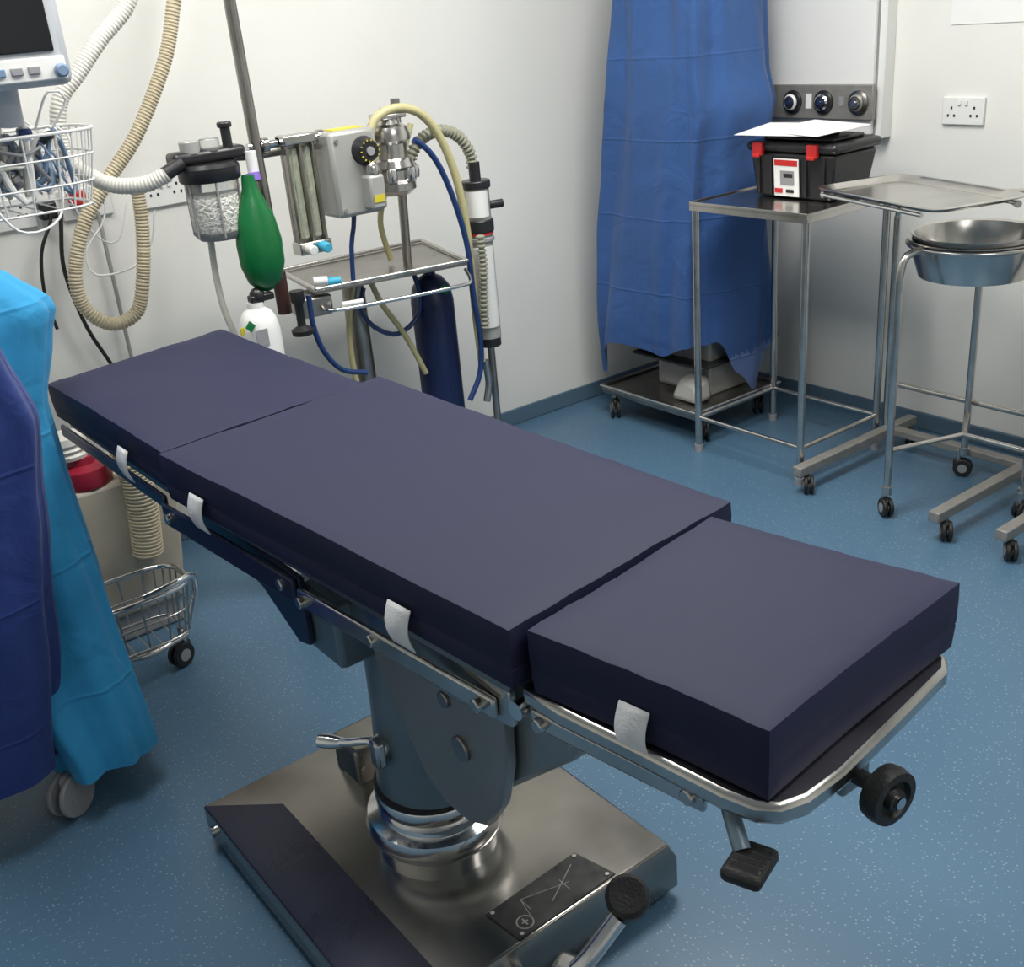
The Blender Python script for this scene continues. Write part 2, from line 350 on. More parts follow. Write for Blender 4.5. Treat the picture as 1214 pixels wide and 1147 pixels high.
box('table_pedal',(.675,.585,.716),(.062,.045,.018),'black',rz=.35,ry=.1,bev=.007)
for i in range(5):
    box('pedal_rib_%d'%i,(.655+i*.01,.577+i*.0036,.7265-i*.001),(.003,.035,.003),'black',rz=.35,bev=.001)
# ---------------------------------------------------------------- anaesthesia machine
group('anaesthesia_machine')
sh=[(1.39,2.83),(1.87,2.75),(1.97,3.16),(1.45,3.18)]
hexa('shelf_top',[(x,y,.838) for x,y in sh],[(x,y,.846) for x,y in sh],'steeld',.002)
S=[(x,y,.853) for x,y in sh]
for i in range(4):tube('shelf_lip_%d'%i,[S[i],S[(i+1)%4]],.006,'steel',straight=True)
tube('shelf_handle',[(1.41,2.86,.80),(1.42,2.80,.79),(1.62,2.765,.785),(1.82,2.735,.785),(1.87,2.74,.79),(1.88,2.78,.82)],.006,'chrome')
box('shelf_drawer_edge',(1.40,2.90,.80),(.10,.12,.06),'steeld',bev=.008,rz=-.15)
cyl('main_column',(1.60,3.0,.07),(1.60,3.0,.84),.036,'steeld')
rng('machine_base',1.40,1.85,2.78,3.15,.06,.10,'ltgrey',.01)
for i,(x,y) in enumerate(((1.45,2.83),(1.8,2.83),(1.45,3.1),(1.8,3.1))):caster(x,y,.028,.5,'base_caster_%d'%i)
cyl('front_pole',(1.298,2.86,.83),(1.288,2.86,2.05),.016,'steeld')
cyl('front_pole_sleeve',(1.298,2.86,.80),(1.298,2.86,.92),.020,'brown')
cyl('back_pole',(1.76,2.92,.84),(1.785,2.92,1.33),.014,'steeld')
tube('top_crossbar',[(1.27,2.86,1.262),(1.56,2.86,1.262)],.011,'chrome',straight=True)
tube('top_crossbar_2',[(1.27,2.88,1.235),(1.75,2.9,1.235)],.009,'steeld',straight=True)
for i,x in enumerate((1.31,1.36,1.48)):
    cyl('crossbar_clamp_%d'%i,(x,2.86,1.262),(x+.02,2.86,1.262),.02,'steel',bev=.003)
rng('flowmeter_back',1.365,1.455,2.85,2.872,.97,1.27,'steeld',.005)
rng('flowmeter_scale_l',1.375,1.405,2.842,2.852,1.0,1.245,'scale',.002)
rng('flowmeter_scale_r',1.415,1.445,2.842,2.852,1.0,1.245,'scale',.002)
for i,x in enumerate((1.369,1.410,1.450)):rng('flowmeter_rib_%d'%i,x-.004,x+.004,2.828,2.852,.99,1.255,'steeld',.002)
for i in range(2):
    cyl('flow_tube_%d'%i,(1.39+i*.04,2.838,1.0),(1.39+i*.04,2.838,1.245),.007,'glass')
    cyl('flow_knob_%d'%i,(1.385+i*.045,2.84,.975),(1.385+i*.045,2.79,.97),.014,'cyan' if i else 'white',bev=.003)
rng('flowmeter_top',1.36,1.46,2.82,2.875,1.255,1.28,'steel',.004)
rng('flowmeter_foot',1.36,1.46,2.82,2.875,.955,.99,'steel',.004)
rng('vaporiser_body',1.48,1.63,2.79,2.90,1.04,1.275,'ltgrey',.012)
rng('vaporiser_label',1.51,1.61,2.82,2.87,1.273,1.278,'yellow',.001)
lathe('vaporiser_dial',(1.585,2.785,1.215),[(0,.03),(.028,.03),(.032,.02),(.038,0),(.043,-.01)],'blackpl',axis=(0,-1,0))
cyl('dial_cap',(1.585,2.756,1.215),(1.585,2.75,1.215),.012,'greypl')
for k in range(14):
    a=k/14*6.283
    box('dial_mark_%d'%k,(1.585+.029*math.cos(a),2.7535,1.215+.029*math.sin(a)),(.0025,.002,.005),'yellow',ry=-a+1.57,bev=0)
rng('vaporiser_lower_block',1.565,1.615,2.745,2.80,1.055,1.15,'ltgrey',.008)
lathe('filler_knob',(1.59,2.765,1.15),[(.018,0),(.02,.02),(.01,.035),(0,.036)],'steel')
box('vaporiser_sticker',(1.59,2.7435,1.085),(.035,.002,.02),'yellow',bev=0)
for i,(x,z) in enumerate(((1.50,1.06),(1.50,1.25))):cyl('vap_screw_%d'%i,(x,2.79,z),(x,2.785,z),.006,'steel')
lathe('metal_vaporiser',(1.71,2.85,0),[(0,1.285),(.03,1.285),(.035,1.27),(.052,1.262),(.06,1.24),(.06,1.225),(.047,1.215),(.047,1.175),(.058,1.17),(.064,1.15),(.052,1.14),(.052,1.115),(.062,1.105),(.062,1.085),(.042,1.07),(0,1.065)],'steel')
for i,a in enumerate((-2.2,-1.2,-.3)):
    x=1.71+.062*math.cos(a);y=2.85+.062*math.sin(a)
    lathe('metal_vap_knob_%d'%i,(x,y,1.13),[(0,-.02),(.014,-.018),(.016,0),(.014,.018),(0,.02)],'chrome')
box('metal_vap_top_plate',(1.71,2.85,1.292),(.085,.075,.014),'steel',bev=.004)
cyl('metal_vap_top_cap',(1.71,2.85,1.295),(1.71,2.85,1.315),.022,'steel',bev=.004)
A=(1.135,2.82)
lathe('absorber_canister',(A[0],A[1],0),[(.0,1.045),(.055,1.05),(.066,1.062),(.069,1.07)],'greypl')
lathe('absorber_granules',(A[0],A[1],0),[(.06,1.066),(.067,1.075),(.068,1.17),(.0,1.172)],'granule')
lathe('absorber_glass',(A[0],A[1],0),[(.069,1.165),(.071,1.21)],'glass')
for i in range(6):
    a=i*1.047+.3;cyl('absorber_rod_%d'%i,(A[0]+.072*math.cos(a),A[1]+.072*math.sin(a),1.06),(A[0]+.072*math.cos(a),A[1]+.072*math.sin(a),1.21),.003,'greypl')
lathe('absorber_lid',(A[0],A[1],0),[(.0,1.20),(.076,1.20),(.08,1.205),(.08,1.235),(.07,1.245),(0,1.247)],'blackpl')
box('absorber_manifold',(1.14,2.83,1.262),(.20,.07,.035),'blackpl',bev=.012)
cyl('absorber_valve_1',(1.095,2.82,1.27),(1.095,2.82,1.305),.026,'ltgrey',bev=.004)
cyl('absorber_valve_2',(1.15,2.82,1.27),(1.15,2.82,1.305),.026,'glass',bev=.004)
cyl('absorber_valve_post',(1.195,2.81,1.26),(1.195,2.81,1.33),.013,'blackpl')
cyl('absorber_valve_cap',(1.195,2.81,1.325),(1.195,2.81,1.34),.019,'blackpl',bev=.004)
cyl('absorber_arm',(1.21,2.83,1.25),(1.29,2.86,1.24),.013,'blackpl')
cyl('absorber_outlet',(1.06,2.80,1.255),(1.01,2.80,1.235),.018,'blackpl')
cyl('bag_mount',(1.245,2.79,1.19),(1.245,2.79,1.26),.015,'white')
cyl('bag_collar',(1.235,2.775,1.185),(1.235,2.78,1.205),.02,'purple')
lathe('reservoir_bag',(1.215,2.765,0),[(.0,.895),(.02,.90),(.048,.925),(.062,.97),(.064,1.03),(.054,1.09),(.034,1.14),(.022,1.17),(.019,1.195),(.017,1.205)],'green',sy=.7,sx=1.0)
lathe('yoke_knob',(1.315,2.80,.74),[(0,0),(.03,.004),(.032,.018),(.012,.03),(.012,.09),(.02,.1),(.02,.13),(0,.13)],'black')
lathe('oxygen_cylinder',(1.17,2.76,0),[(0,.09),(.05,.09),(.056,.1),(.056,.70),(.054,.705)],'blackpl')
lathe('oxygen_cylinder_shoulder',(1.17,2.76,0),[(.056,.70),(.056,.80),(.05,.83),(.038,.85),(.022,.86),(.022,.875),(0,.875)],'white')
lathe('cylinder_valve',(1.18,2.76,.87),[(.014,0),(.02,.01),(.02,.03),(.012,.04),(0,.045)],'blackpl')
box('valve_yoke',(1.19,2.76,.885),(.07,.03,.02),'blackpl',bev=.005)
box('cylinder_label',(1.15,2.703,.79),(.035,.004,.045),'greypl',bev=0,rz=.1)
box('cylinder_tag',(1.125,2.712,.825),(.022,.004,.022),'green',bev=0,rz=.2,ry=.78)
box('cylinder_tag_2',(1.105,2.722,.815),(.012,.004,.02),'yellow',bev=0,rz=.4)
rng('cylinder_cradle',1.09,1.45,2.70,2.85,.07,.095,'ltgrey',.006)
lathe('gas_cylinder',(1.86,2.96,0),[(0,.10),(.065,.10),(.07,.11),(.07,.70),(.062,.745),(.04,.775),(.02,.785),(.02,.81),(0,.81)],'bluecyl')
cyl('gas_cylinder_valve',(1.86,2.96,.80),(1.86,2.96,.845),.016,'steel')
box('gas_cylinder_tag',(1.865,2.885,.745),(.03,.004,.025),'green',bev=0,ry=.5)
rng('cylinder_shelf',1.78,2.05,2.78,3.05,.07,.10,'ltgrey',.006)
V=(2.005,2.86)
cyl('suction_jar_upper',(*V,.94),(*V,1.05),.040,'ltgrey')
cyl('suction_core_upper',(V[0]-.006,V[1]-.008,.955),(V[0]-.006,V[1]-.008,1.035),.036,'white')
cyl('suction_band_top',(*V,1.04),(*V,1.065),.046,'blackpl',bev=.004)
cyl('suction_band_mid',(*V,.905),(*V,.945),.046,'blackpl',bev=.004)
cyl('suction_band_red',(*V,.898),(*V,.906),.043,'red')
cyl('suction_band_low',(*V,.875),(*V,.89),.044,'greypl',bev=.003)
cyl('suction_jar_lower',(*V,.56),(*V,.905),.038,'ltgrey')
cyl('suction_window',(V[0]-.005,V[1]-.006,.60),(V[0]-.005,V[1]-.006,.86),.037,'white')
cyl('suction_band_foot',(*V,.53),(*V,.56),.036,'blackpl',bev=.003)
cyl('suction_post',(*V,.10),(*V,.54),.012,'steeld')
cyl('suction_top_valve',(*V,1.065),(*V,1.12),.018,'blackpl')
cyl('suction_side_port',(V[0]+.03,V[1]-.02,.985),(V[0]+.075,V[1]-.03,.985),.013,'blackpl')
tube('yellow_arch_hose',xz([(1.63,1.25),(1.65,1.29),(1.72,1.312),(1.80,1.29),(1.86,1.22),(1.905,1.10),(1.925,.96),(1.93,.82),(1.93,.66),(1.935,.50)],2.82),.013,'yelhose')
tube('corrugated_arm_hose',xz([(1.77,1.10),(1.79,1.17),(1.84,1.215),(1.91,1.225),(1.965,1.20),(2.0,1.15),(2.005,1.10)],2.87),.016,'greyhose',corr=.003,pitch=.014)
tube('coiled_hose',xz([(1.955,.91),(1.955,.80),(1.945,.70),(1.94,.62)],2.79),.012,'greyhose',corr=.003,pitch=.014)
tube('blue_hose',xz([(1.76,1.22),(1.80,1.19),(1.84,1.13),(1.88,1.02),(1.91,.88),(1.915,.72),(1.925,.58),(1.91,.47),(1.86,.39)],2.80),.009,'bluehose')
tube('blue_loop_1',xz([(1.35,.85),(1.35,.76),(1.37,.68),(1.42,.61),(1.50,.58)],2.80),.008,'bluehose')
tube('blue_loop_2',xz([(1.78,.82),(1.795,.75),(1.78,.67),(1.70,.63),(1.62,.67),(1.58,.74),(1.60,.80)],2.93),.008,'bluehose')
tube('blue_short_hose',xz([(1.555,1.05),(1.545,1.0),(1.53,.95),(1.52,.85)],2.84),.007,'bluehose')
tube('yellow_low_hose_1',xz([(1.62,.82),(1.65,.74),(1.72,.62),(1.78,.48)],2.92),.009,'yelhose')
tube('yellow_low_hose_2',xz([(1.56,.82),(1.53,.72),(1.52,.60),(1.53,.45)],2.92),.009,'yelhose')
tube('yellow_mid_hose',xz([(1.72,.86),(1.70,.98),(1.74,1.08),(1.80,1.15),(1.85,1.25)],2.95),.009,'yelhose')
tube('thin_hose_drop',xz([(1.12,1.05),(1.115,.95),(1.12,.85),(1.14,.75),(1.15,.6)],2.86),.009,'clearhose')
tube('cylinder_strap',xz([(1.95,.50),(1.955,.42),(1.94,.36)],2.82),.012,'steel')
cyl('shelf_bolt_1',(1.43,2.84,.865),(1.47,2.82,.865),.012,'cyan')
cyl('shelf_bolt_2',(1.39,2.84,.875),(1.43,2.83,.872),.013,'white')
cyl('shelf_bolt_3',(1.45,2.80,.80),(1.51,2.78,.80),.008,'white')
A3=[(1.32,1.80),(1.26,1.64),(1.215,1.52),(1.15,1.41),(1.07,1.30),(.98,1.21),(.89,1.11),(.83,.98),(.83,.88),(.89,.815),(.97,.83),(1.01,.92),(1.04,1.06),(1.05,1.17)]
tube('breathing_hose_cream',xz(A3,3.15),.019,'cream',corr=.0014,pitch=.009,n=14)
B3=[(1.10,2.95,1.75),(1.06,2.95,1.64),(.97,2.95,1.56),(.90,2.95,1.49),(.84,2.95,1.43),(.82,2.95,1.35),(.83,2.93,1.28),(.89,2.88,1.225),(.96,2.83,1.215),(1.02,2.80,1.235)]
tube('breathing_hose_pale',B3,.020,'clearhose',corr=.0008,pitch=.009,n=14)
# ---------------------------------------------------------------- sockets
def uk_socket(nm,c,axis,w=.147):
    group(nm)
    x,y,z=c
    if axis=='y':
        rng('plate',x-w/2,x+w/2,y-.012,y,z-.043,z+.043,'white',.003)
        for k in (-1,1):
            for dx,dz in ((0,.018),(-.011,-.006),(.011,-.006)):
                rng('slot_%d_%g_%g'%(k,dx,dz),x+k*.037+dx-.003,x+k*.037+dx+.003,y-.0135,y-.011,z+dz-.004,z+dz+.004,'blackpl',0)
            rng('switch_%d'%k,x+k*.012-.005,x+k*.012+.005,y-.017,y-.011,z+.012,z+.03,'white',.001)
    else:
        rng('plate',x-.012,x,y-w/2,y+w/2,z-.043,z+.043,'white',.003)
        for k in (-1,1):
            for dy,dz in ((0,.01),(-.011,-.014),(.011,-.014)):
                rng('slot_%d_%g_%g'%(k,dy,dz),x-.0135,x-.011,y+k*.040+dy-.003,y+k*.040+dy+.003,z+dz-.004,z+dz+.004,'blackpl',0)
            rng('switch_%d'%k,x-.017,x-.011,y+k*.012-.005,y+k*.012+.005,z+.018,z+.033,'white',.001)
uk_socket('wall_socket',(X1,2.065,1.12),'x')
uk_socket('wall_socket.001',(1.20,Y1,1.125),'y')
uk_socket('wall_socket.002',(.96,Y1,1.13),'y')
uk_socket('wall_socket.003',(.74,Y1,1.13),'y')
group('power_cable')
tube('cable_1',xz([(.84,1.13),(.835,1.10),(.79,1.02),(.77,.90),(.78,.80)],3.3),.005,'black')
tube('cable_2',xz([(.87,1.12),(.86,1.08),(.84,.96),(.86,.80),(.90,.68),(.95,.55)],3.3),.006,'black')
box('plug_1',(.84,3.325,1.13),(.05,.04,.05),'blackpl',bev=.008)
box('plug_2',(.93,3.325,1.15),(.045,.04,.04),'red',bev=.006)
tube('white_wire_1',xz([(.86,1.32),(.93,1.27),(.98,1.18),(.97,1.09),(.90,1.01),(.91,.94),(1.02,.94),(1.09,1.0),(1.12,1.09)],3.25),.003,'white')
tube('white_wire_2',xz([(.78,1.42),(.86,1.33),(.88,1.20),(.94,1.05),(1.0,1.02),(1.05,1.12)],3.27),.0025,'white')
tube('wall_pipe',[(.98,3.33,1.10),(.98,3.33,.8),(.98,3.33,.3),(.98,3.33,.07)],.006,'ltgrey')
# ---------------------------------------------------------------- monitor
group('patient_monitor')
rng('housing',.32,.785,2.60,2.72,1.475,1.86,'bezel',.02)
rng('screen',.35,.752,2.594,2.602,1.545,1.84,'screen',.003)
rng('control_strip',.34,.77,2.596,2.603,1.487,1.535,'white',.004)
for i in range(9):
    rng('button_%d'%i,.40+i*.036,.425+i*.036,2.590,2.598,1.502,1.518,'greypl' if i%3 else 'mblue',.002)
lathe('jog_dial',(.755,2.592,1.505),[(.014,0),(.014,.012),(.01,.016),(0,.016)],'mblue',axis=(0,-1,0))
cyl('monitor_neck',(.66,2.72,1.50),(.66,2.74,1.40),.03,'bezel')
tube('wall_arm',[(.66,2.74,1.42),(.66,3.0,1.40),(.66,3.36,1.40)],.022,'bezel')
cyl('arm_mount',(.66,3.33,1.40),(.66,3.36,1.40),.06,'white')
group('wire_basket')
def ov(cx,cy,rx,ry,z,n=28):return [(cx+rx*math.copysign(abs(math.cos(t))**.6,math.cos(t)),cy+ry*math.copysign(abs(math.sin(t))**.6,math.sin(t)),z) for t in [2*math.pi*i/n for i in range(n)]]
rim=ov(.655,2.80,.185,.14,1.375);mid=ov(.655,2.80,.176,.133,1.32);bot=ov(.655,2.80,.15,.11,1.205);mid2=ov(.655,2.8,.166,.124,1.26)
tube('rim',rim,.004,'white',closed=True,n=8);tube('ring_mid',mid,.0025,'white',closed=True,n=6);tube('ring_low',mid2,.0025,'white',closed=True,n=6);tube('ring_bottom',bot,.003,'white',closed=True,n=6)
for i in range(28):tube('wire_%d'%i,[rim[i],mid[i],bot[i]],.002,'white',n=6,straight=True)
for i in range(8):
    x=.515+i*.04;tube('floor_wire_%d'%i,[(x,2.70,1.205),(x,2.90,1.205)],.002,'white',n=6,straight=True)
tube('hook',[(.66,2.93,1.37),(.66,2.94,1.42),(.66,2.9,1.44)],.004,'white')
for i in range(30):
    m=random.choice(['greypl','white','mblue','white','mblue','greypl','blackpl','clearhose','greypl'])
    cx=random.uniform(.53,.76);cy=random.uniform(2.74,2.86);P=[]
    a=random.uniform(0,6.28);rr=random.uniform(.03,.08)
    for k in range(7):
        P.append((cx+rr*math.cos(a+k*.9),cy+.6*rr*math.sin(a+k*.9),random.uniform(1.23,1.36+.05*(k%2))))
    tube('lead_%d'%i,P,random.choice([.003,.004,.006,.008]),m,n=8)
for i in range(5):
    box('connector_%d'%i,(.55+.045*i,2.74+.02*(i%3),1.36+.02*(i%2)),(.03,.02,.05),['blackpl','mblue','greypl','bluehose','blackpl'][i],rz=i,rx=.5*i,bev=.006)
tube('hang_lead_1',[(.76,2.78,1.38),(.80,2.76,1.44),(.76,2.75,1.46),(.72,2.78,1.38)],.003,'white')
tube('hang_lead_2',[(.56,2.78,1.25),(.54,2.68,1.30),(.60,2.66,1.18),(.70,2.68,1.19),(.76,2.78,1.30)],.003,'white')
# ---------------------------------------------------------------- left draped trolley
group('draped_trolley')
loft('turquoise_drape',[(1.18,.20,2.41,.20,.07,.0),(1.15,.22,2.41,.27,.09,.3),(1.06,.27,2.41,.300,.11,.6),(.99,.26,2.41,.285,.11,.7),(.86,.26,2.41,.245,.11,.6),(.71,.29,2.40,.215,.115,.7),(.46,.345,2.37,.165,.14,1),(.10,.395,2.31,.110,.19,1.1)],'turq',waves=((5,.008,.3),(9,.008,1.2),(14,.004,2.1)),pw=.7)
loft('royal_drape',[(1.125,.0,2.30,.30,.10,.0),(1.10,.05,2.29,.33,.13,.3),(1.04,.08,2.28,.335,.145,.5),(.89,.11,2.28,.340,.15,.6),(.72,.085,2.28,.335,.155,.7),(.457,.035,2.27,.337,.155,.9),(.16,-.025,2.26,.340,.155,1.0)],'royal',waves=((4,.007,1.3),(7,.008,.2),(12,.004,2.1)),pw=.5)
caster(.30,2.19,.052,.6,'caster_1','greypl',zt=.24);caster(-.2,2.22,.052,.9,'caster_2','greypl',zt=.24);caster(.40,2.40,.045,.2,'caster_3','greypl',zt=.24);caster(-.2,2.40,.045,.2,'caster_4','greypl',zt=.24)
rng('trolley_frame',-.22,.28,2.21,2.38,.22,.25,'ltgrey',.01)
rng('trolley_frame_side',.28,.42,2.30,2.40,.22,.25,'ltgrey',.01)
# ---------------------------------------------------------------- bin, basket cart
group('waste_bin')
hexa('bin_body',[(.59,2.82,.08),(.83,2.82,.08),(.83,3.05,.08),(.59,3.05,.08)],[(.57,2.80,.48),(.88,2.80,.48),(.88,3.07,.48),(.57,3.07,.48)],'card',.012)
rng('bin_foot',.60,.82,2.83,3.04,0,.085,'greypl',.01)
lathe('sharps_lid',(.65,2.87,.48),[(.07,0),(.075,.02),(.07,.05),(.04,.06),(.038,.08),(0,.082)],'darkred')
lathe('white_roll',(.63,2.88,.56),[(0,0),(.05,0),(.052,.01),(.046,.018),(.052,.026),(.046,.034),(.052,.042),(.048,.06),(0,.062)],'clearhose')
tube('bin_hose',[(.745,2.795,.60),(.757,2.785,.52),(.757,2.783,.40),(.743,2.785,.26)],.040,'cream',corr=.002,pitch=.010,n=20)
group('basket_cart')
rm=ov(.63,2.63,.145,.09,.25,24);rb=ov(.63,2.63,.125,.08,.11,24)
tube('basket_rim',rm,.008,'chrome',closed=True);tube('basket_bottom',rb,.004,'steel',closed=True)
mm=[((a[0]+b[0])/2,(a[1]+b[1])/2,(a[2]+b[2])/2) for a,b in zip(rm,rb)]
tube('basket_mid',mm,.003,'steel',closed=True)
for i in range(24):tube('wire_%d'%i,[rm[i],rb[i]],.0025,'steel',n=6,straight=True)
for i in range(7):tube('bw_%d'%i,[(.52+i*.036,2.555,.11),(.52+i*.036,2.705,.11)],.002,'steel',n=6,straight=True)
tube('bumper',[(.64,2.545,.26),(.74,2.545,.27),(.78,2.57,.26),(.79,2.60,.20),(.76,2.60,.12)],.009,'chrome')
tube('leg_frame',[(.52,2.57,.11),(.62,2.56,.09),(.74,2.59,.09)],.008,'steel')
caster(.715,2.60,.034,.4,'caster_1',zt=.11);caster(.54,2.68,.032,.4,'caster_2',zt=.11);caster(.54,2.585,.032,.4,'caster_3',zt=.11)
# ---------------------------------------------------------------- tall draped equipment right
group('draped_equipment')
def adist(th,c):return (th-c+math.pi)%(2*math.pi)-math.pi
def hem(th):
    v=.025*math.sin(3*th+1)+.015*math.sin(7*th)
    v-=.24*math.exp(-(adist(th,-1.45)/.20)**2)
    v-=.17*math.exp(-(adist(th,2.50)/.30)**2)
    return v
loft('blue_drape',[(1.84,3.02,2.90,.12,.12,.0),(1.80,3.01,2.90,.19,.19,.5),(1.5,3.0,2.89,.215,.225,.9),(1.3,3.0,2.89,.235,.235,.9),(1.17,3.01,2.89,.25,.255,.9),(1.0,3.0,2.91,.24,.25,1.0),(.7,3.0,2.935,.25,.265,1.2),(.34,3.01,2.95,.265,.28,1.6)],'drape',hem=hem,waves=((3,.008,.3),(5,.011,1.2),(8,.009,2.1),(13,.005,.5),(21,.002,.5)),pw=.58,nz=70,n=300,tw=1.1,mats=['drapelt'],matf=lambda th,z:abs(adist(th,-1.45))<.28 and z<.30)
def rect(x0,x1,y0,y1,z):return [(x0,y0,z),(x1,y0,z),(x1,y1,z),(x0,y1,z)]
rng('platform',2.74,3.2,2.64,3.16,.095,.12,'steeld',.006)
tube('platform_rim',rect(2.74,3.2,2.64,3.16,.125),.008,'steel',closed=True,straight=True)
rng('device_body',2.92,3.14,2.74,3.02,.12,1.0,'ltgrey',.01)
rng('device_front',2.90,2.925,2.78,2.98,.14,.45,'greypl',.004)
rng('device_shelf',2.84,3.16,2.70,3.08,.25,.262,'blackpl',.004)
hexa('device_bag',[(2.80,2.70,.125),(2.90,2.70,.125),(2.90,2.84,.125),(2.80,2.84,.125)],[(2.83,2.72,.20),(2.90,2.72,.22),(2.90,2.82,.22),(2.83,2.82,.20)],'ltgrey',.02)
for i,(x,y) in enumerate(((2.755,3.10),(2.80,2.66),(3.15,3.1),(3.15,2.7))):caster(x,y,.038,.9,'caster_%d'%i,zt=.10)
# ---------------------------------------------------------------- steel side table
group('steel_trolley')
tx0,tx1,ty0,ty1=2.70,3.14,2.13,2.62
rng('top',tx0,tx1,ty0,ty1,.886,.898,'steel',.003)
for nm,a in (('front',(tx0,tx0+.004,ty0,ty1)),('back',(tx1-.004,tx1,ty0,ty1)),('l',(tx0,tx1,ty1-.004,ty1)),('r',(tx0,tx1,ty0,ty0+.004))):
    rng('lip_'+nm,*a,.873,.903,'steel',.001)
for i,(x,y) in enumerate(((tx0+.015,ty0+.015),(tx0+.015,ty1-.015),(tx1-.015,ty0+.015),(tx1-.015,ty1-.015))):
    cyl('leg_%d'%i,(x,y,0.0),(x,y,.888),.0125,'steel')
    cyl('foot_%d'%i,(x,y,0),(x,y,.025),.015,'greypl')
lx0,lx1,ly0,ly1=tx0+.015,tx1-.015,ty0+.015,ty1-.015
for i,(a,b) in enumerate((((lx0,ly0),(lx0,ly1)),((lx1,ly0),(lx1,ly1)),((lx0,ly0),(lx1,ly0)),((lx0,ly1),(lx1,ly1)))):
    cyl('stretcher_%d'%i,(*a,.13),(*b,.13),.008,'steel')
# toolbox
group('toolbox')
hexa('body',[(2.90,2.20,.900),(3.09,2.20,.900),(3.09,2.50,.900),(2.90,2.50,.900)],[(2.89,2.18,1.045),(3.11,2.18,1.045),(3.11,2.52,1.045),(2.89,2.52,1.045)],'blackpl',.01)
for y in (2.22,2.29,2.43,2.48):rng('body_rib_%g'%y,2.887,2.90,y-.004,y+.004,.91,1.035,'blackpl',.002)
rng('lid',2.88,3.12,2.17,2.53,1.047,1.078,'blackpl',.012)
rng('lid_top',2.92,3.08,2.21,2.49,1.078,1.092,'blackpl',.006)
tube('carry_handle',[(3.0,2.26,1.085),(3.0,2.27,1.098),(3.0,2.43,1.098),(3.0,2.44,1.085)],.008,'blackpl')
for y in (2.255,2.475):
    rng('latch_%g'%y,2.868,2.886,y-.020,y+.020,1.035,1.076,'red',.004)
    rng('latch_lip_%g'%y,2.862,2.872,y-.015,y+.015,1.03,1.042,'red',.003)
box('label_card',(2.888,2.365,.968),(.004,.10,.12),'paper',bev=.001,ry=-.065)
box('label_red',(2.8835,2.365,1.015),(.004,.092,.018),'red',bev=0,ry=-.065)
box('label_photo',(2.8855,2.36,.968),(.004,.055,.045),'greypl',bev=0,ry=-.065)
box('label_photo_black',(2.8845,2.355,.972),(.004,.035,.02),'blackpl',bev=0,ry=-.3)
box('label_photo_red',(2.888,2.395,.926),(.005,.03,.014),'red',bev=0,ry=-.065)
box('label_red_box',(2.888,2.35,.926),(.005,.03,.010),'blackpl',bev=0,ry=-.065)
group('paper_sheet')
box('sheet_1',(2.95,2.40,1.110),(.21,.297,.0015),'paper',rz=.12,ry=-.06,bev=0)
box('sheet_2',(2.97,2.32,1.114),(.21,.28,.0015),'paper',rz=-.25,ry=-.06,bev=0)
# ---------------------------------------------------------------- instrument tray stand
group('tray_stand')
T=Matrix.Translation((2.80,1.83,.98))@Matrix.Rotation(math.radians(-18),4,'Z')
def tp(x,y,z):return tuple(T@Vector((x,y,z)))
hw,hl=.155,.265
bm=bmesh.new()
def trr(k,z,pw=.28,n=64):
    out=[]
    for i in range(n):
        t=2*math.pi*i/n;c,s=math.cos(t),math.sin(t)
        out.append(bm.verts.new(tp(k[0]*math.copysign(abs(c)**pw,c),k[1]*math.copysign(abs(s)**pw,s),z)))
    return out
R=[trr((hw+.012,hl+.012),-.005),trr((hw+.013,hl+.013),-.002),trr((hw+.010,hl+.010),0),trr((hw,hl),0),trr((hw-.015,hl-.015),-.014),trr((hw-.03,hl-.03),-.015)]
for a,b in zip(R,R[1:]):
    for i in range(64):bm.faces.new((a[i],a[(i+1)%64],b[(i+1)%64],b[i]))
bm.faces.new(R[-1])
o=fin('tray',bm,'steel');s=o.modifiers.new('s','SOLIDIFY');s.thickness=.002
fr=[tp(x,y,-.025) for x,y in ((-.14,-.2),(-.14,.25),(.14,.25),(.14,-.24))]
tube('tray_frame',fr,.006,'chrome',straight=True,closed=False)
tube('support_bend',[(3.15,2.12,.60),(3.15,2.12,.82),(3.13,2.10,.86),(3.05,2.04,.90),fr[2][:2]+(.948,),fr[1]],.010,'steel')
cyl('upright_1',(3.15,2.12,.06),(3.15,2.12,.82),.012,'steel')
cyl('upright_2',(3.15,1.60,.06),(3.15,1.60,.90),.012,'steel')
tube('support_bend_2',[(3.15,1.60,.88),(3.12,1.62,.93),(3.0,1.68,.95),fr[3][:2]+(.952,)],.010,'steel')
for i,y in enumerate((2.10,1.60)):
    rng('base_beam_%d'%i,2.64,3.28,y-.018,y+.018,.065,.097,'panelsteel',.003)
    caster(2.68,y-.02,.03,.7,'caster_f%d'%i,zt=.07);caster(3.24,y-.02,.03,.7,'caster_b%d'%i,zt=.07)
rng('base_cross',3.13,3.17,1.60,2.12,.068,.092,'panelsteel',.003)
cyl('cross_tube',(3.15,1.6,.25),(3.15,2.12,.25),.010,'steel')
